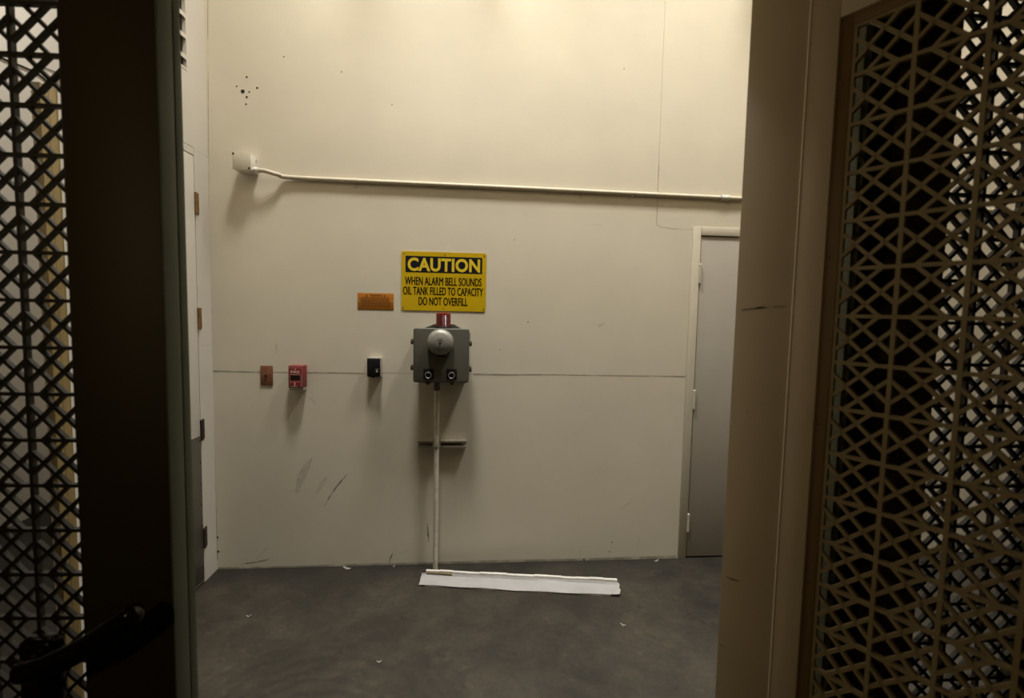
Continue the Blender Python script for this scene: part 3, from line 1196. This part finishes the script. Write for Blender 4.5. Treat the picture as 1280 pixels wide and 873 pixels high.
bmesh.ops.recalc_face_normals(bm, faces=list(bm.faces))
obj('sheet', bm, M['board'], ws)
bm = new()
for i in range(14):
    s0, s1 = i / 14, (i + 1) / 14
    box(bm, .012 + s0 * (Ln - .008), .012 + s1 * (Ln - .008) - .0, .109 + .006 * s0, .1265 + .006 * s0, .0, .030 + .002 * math.sin(i * 1.7))
obj('back_lip', bm, M['board_edge'], ws)
bm = new()
box(bm, .02, .175, .088, .099, .027, .0295, .001)
for v in bm.verts:
    v.co.y += random.uniform(-.003, .003)
obj('torn_patch', bm, M['wood'], ws)['label'] = 'brown torn patch near the left end'
bm = new()
box(bm, .03, Ln - .05, .004, .117, .0, .0045)
obj('underside', bm, M['board_edge'], ws)


def scrap(px, py, l, w, rz, label, grp=None):
    p = at_z(px, py)
    bm = new()
    n = 5
    rows = []
    for i in range(n + 1):
        s = i / n - .5
        z = .002 + .010 * abs(s) ** 1.5 * 2
        rows.append([bm.verts.new((s * l, -w / 2 * random.uniform(.6, 1.1), z)), bm.verts.new((s * l, 0, z + .003)), bm.verts.new((s * l, w / 2 * random.uniform(.6, 1.1), z * .6))])
    for a, b_ in zip(rows, rows[1:]):
        for j in range(2):
            bm.faces.new([a[j], b_[j], b_[j + 1], a[j + 1]])
    bmesh.ops.solidify(bm, geom=list(bm.faces), thickness=.0015)
    zmin = min(v.co.z for v in bm.verts)
    for v in bm.verts:
        v.co.z -= zmin
    bmesh.ops.recalc_face_normals(bm, faces=list(bm.faces))
    o = obj('paper_scrap', bm, M['paper'], None, (p.x, p.y, 0), rz)
    return tag(o, label, 'paper scrap', grp)


G = 'paper scraps on the concrete floor'
scrap(434.5, 711, .055, .022, -.5, 'curled white paper scrap at the wall foot, left of the vertical conduit', G)
scrap(820, 702, .035, .014, .4, 'white paper scrap at the wall foot beside the grey door frame', G)
scrap(779, 782, .028, .012, -.6, 'small pale scrap on the floor below the right end of the white strip', G)
scrap(311, 771, .022, .010, .3, 'tiny pale scrap on open floor at the lower left', G)
scrap(474, 828, .022, .012, .1, 'tiny pale scrap nearest the camera on the open floor', G)
scrap(492, 709, .02, .010, .9, 'tiny white scrap under a black scuff at the wall foot', G)

# cable hanging on the far wall beyond the left lattice
bm = new()
q = [at_x(x, y, -3.262) for x, y in [(-10, 66), (8, 75), (28, 83), (47, 92), (62, 104), (75, 110)]]
tube(bm, smooth_path(q, 6), .006, 10)
cb = thing('hanging_cable', 'black cable sagging across the pale far wall, seen through the left lattice', 'cable', (-3.27, q[2].y, 0))
for v in bm.verts:
    v.co -= Vector((-3.27, q[2].y, 0))
obj('main_run', bm, M['cable'], cb)
bm = new()
q2 = [at_x(x, y, -3.264) for x, y in [(30, 66), (38, 74), (48, 81), (62, 87), (75, 92)]]
tube(bm, smooth_path(q2, 6), .003, 10)
for v in bm.verts:
    v.co -= Vector((-3.27, q[2].y, 0))
obj('thin_run', bm, M['cable'], cb)

# ------------------------------------------------------------------ ceiling lamps


def lamp(x, y, z, power, label, sx=.22, sy=1.1, spread=180):
    t = thing('ceiling_light', label, 'ceiling light', (x, y, z))
    bm = new()
    box(bm, -sx / 2 - .03, sx / 2 + .03, -sy / 2 - .03, sy / 2 + .03, .012, .10, .01)
    obj('housing', bm, M['lamp_housing'], t)
    for yy in (-sy / 3, sy / 3):
        bm = new()
        cyl(bm, (0, yy, .10), (0, yy, TOP - z), .008, 10)
        obj('hanger', bm, M['lamp_housing'], t)
    L = bpy.data.lights.new('tube_light', 'AREA')
    L.shape = 'RECTANGLE'
    L.size, L.size_y = sx, sy
    L.energy = power
    L.spread = math.radians(spread)
    L.color = (1.0, .985, .94) if power > 8 else (1.0, 1.0, 1.0)
    o = bpy.data.objects.new('tube_light', L)
    C.objects.link(o)
    o.parent = t
    o.location = (0, 0, .006)
    return t


lamp(-.32, 2.50, 4.02, 11, 'suspended strip light above the caution sign', .6, .14)
lamp(1.95, 2.50, 4.02, .6, 'suspended strip light above the grey door', .6, .14)
lamp(-.35, 1.70, 5.6, 46, 'added high fill light over the left part of the room', .5, .5, 90)  # added fill, evens out the brightness of the back wall
lamp(1.6, 1.70, 5.6, 46, 'added high fill light over the grey door side of the room', .5, .5, 90)  # second added fill, narrow spread keeps the upper wall dimmer
lamp(3.6, 2.12, 4.55, 22, 'suspended strip light at the right end of the room')
lamp(-2.5, 3.0, 4.55, 34, 'suspended strip light beyond the left wall')
bm = new()
box(bm, XL, 4.9, 1.09, 1.55, 2.74, 3.05)  # unseen soffit, added to keep lamp light off the tan door
structure(obj('added_light_block', bm, M['wall']))
cl = thing('corridor_fill', 'added dim fill light in the corridor behind the camera', 'fill light', (-1.6, -.9, 2.15))  # added source, lifts the corridor side of the doors
bm = new()
lathe(bm, [(.12, 0), (.12, .05), (.09, .07), (0, .07)], (0, 0, 0), (1, 0, 0), 32)
obj('fill_fitting', bm, M['lamp_housing'], cl)
L = bpy.data.lights.new('corridor_fill_light', 'AREA')
L.shape = 'DISK'
L.size = .16
L.energy = 3.2
L.color = (1.0, .78, .42)
o = bpy.data.objects.new('corridor_fill_light', L)
C.objects.link(o)
o.parent = cl
o.location = (.14, .06, 0)
o.rotation_euler = (math.radians(90), 0, math.radians(-42))

W = bpy.data.worlds.new('dim_world')
S.world = W
W.use_nodes = True
W.node_tree.nodes['Background'].inputs[0].default_value = (.02, .018, .014, 1)
W.node_tree.nodes['Background'].inputs[1].default_value = 0.02

# ------------------------------------------------------------------ camera
cam = bpy.data.cameras.new('camera')
cam.sensor_fit = 'HORIZONTAL'
cam.sensor_width = 36.0
cam.lens = F_PX / 1280 * 36.0
cam.shift_y = -10 / 1280
cam.clip_start = .02
cam.dof.use_dof = True
cam.dof.focus_distance = 2.75
cam.dof.aperture_fstop = 2.6
co = bpy.data.objects.new('camera', cam)
C.objects.link(co)
m = Matrix((RR, UU, -FF)).transposed().to_4x4()
m.translation = (0, 0, EYE)
co.matrix_world = m
S.camera = co

S.view_settings.view_transform = 'Standard'
S.view_settings.look = 'None'
S.view_settings.gamma = 1.0
S.view_settings.use_curve_mapping = False
S.view_settings.exposure = 0.18
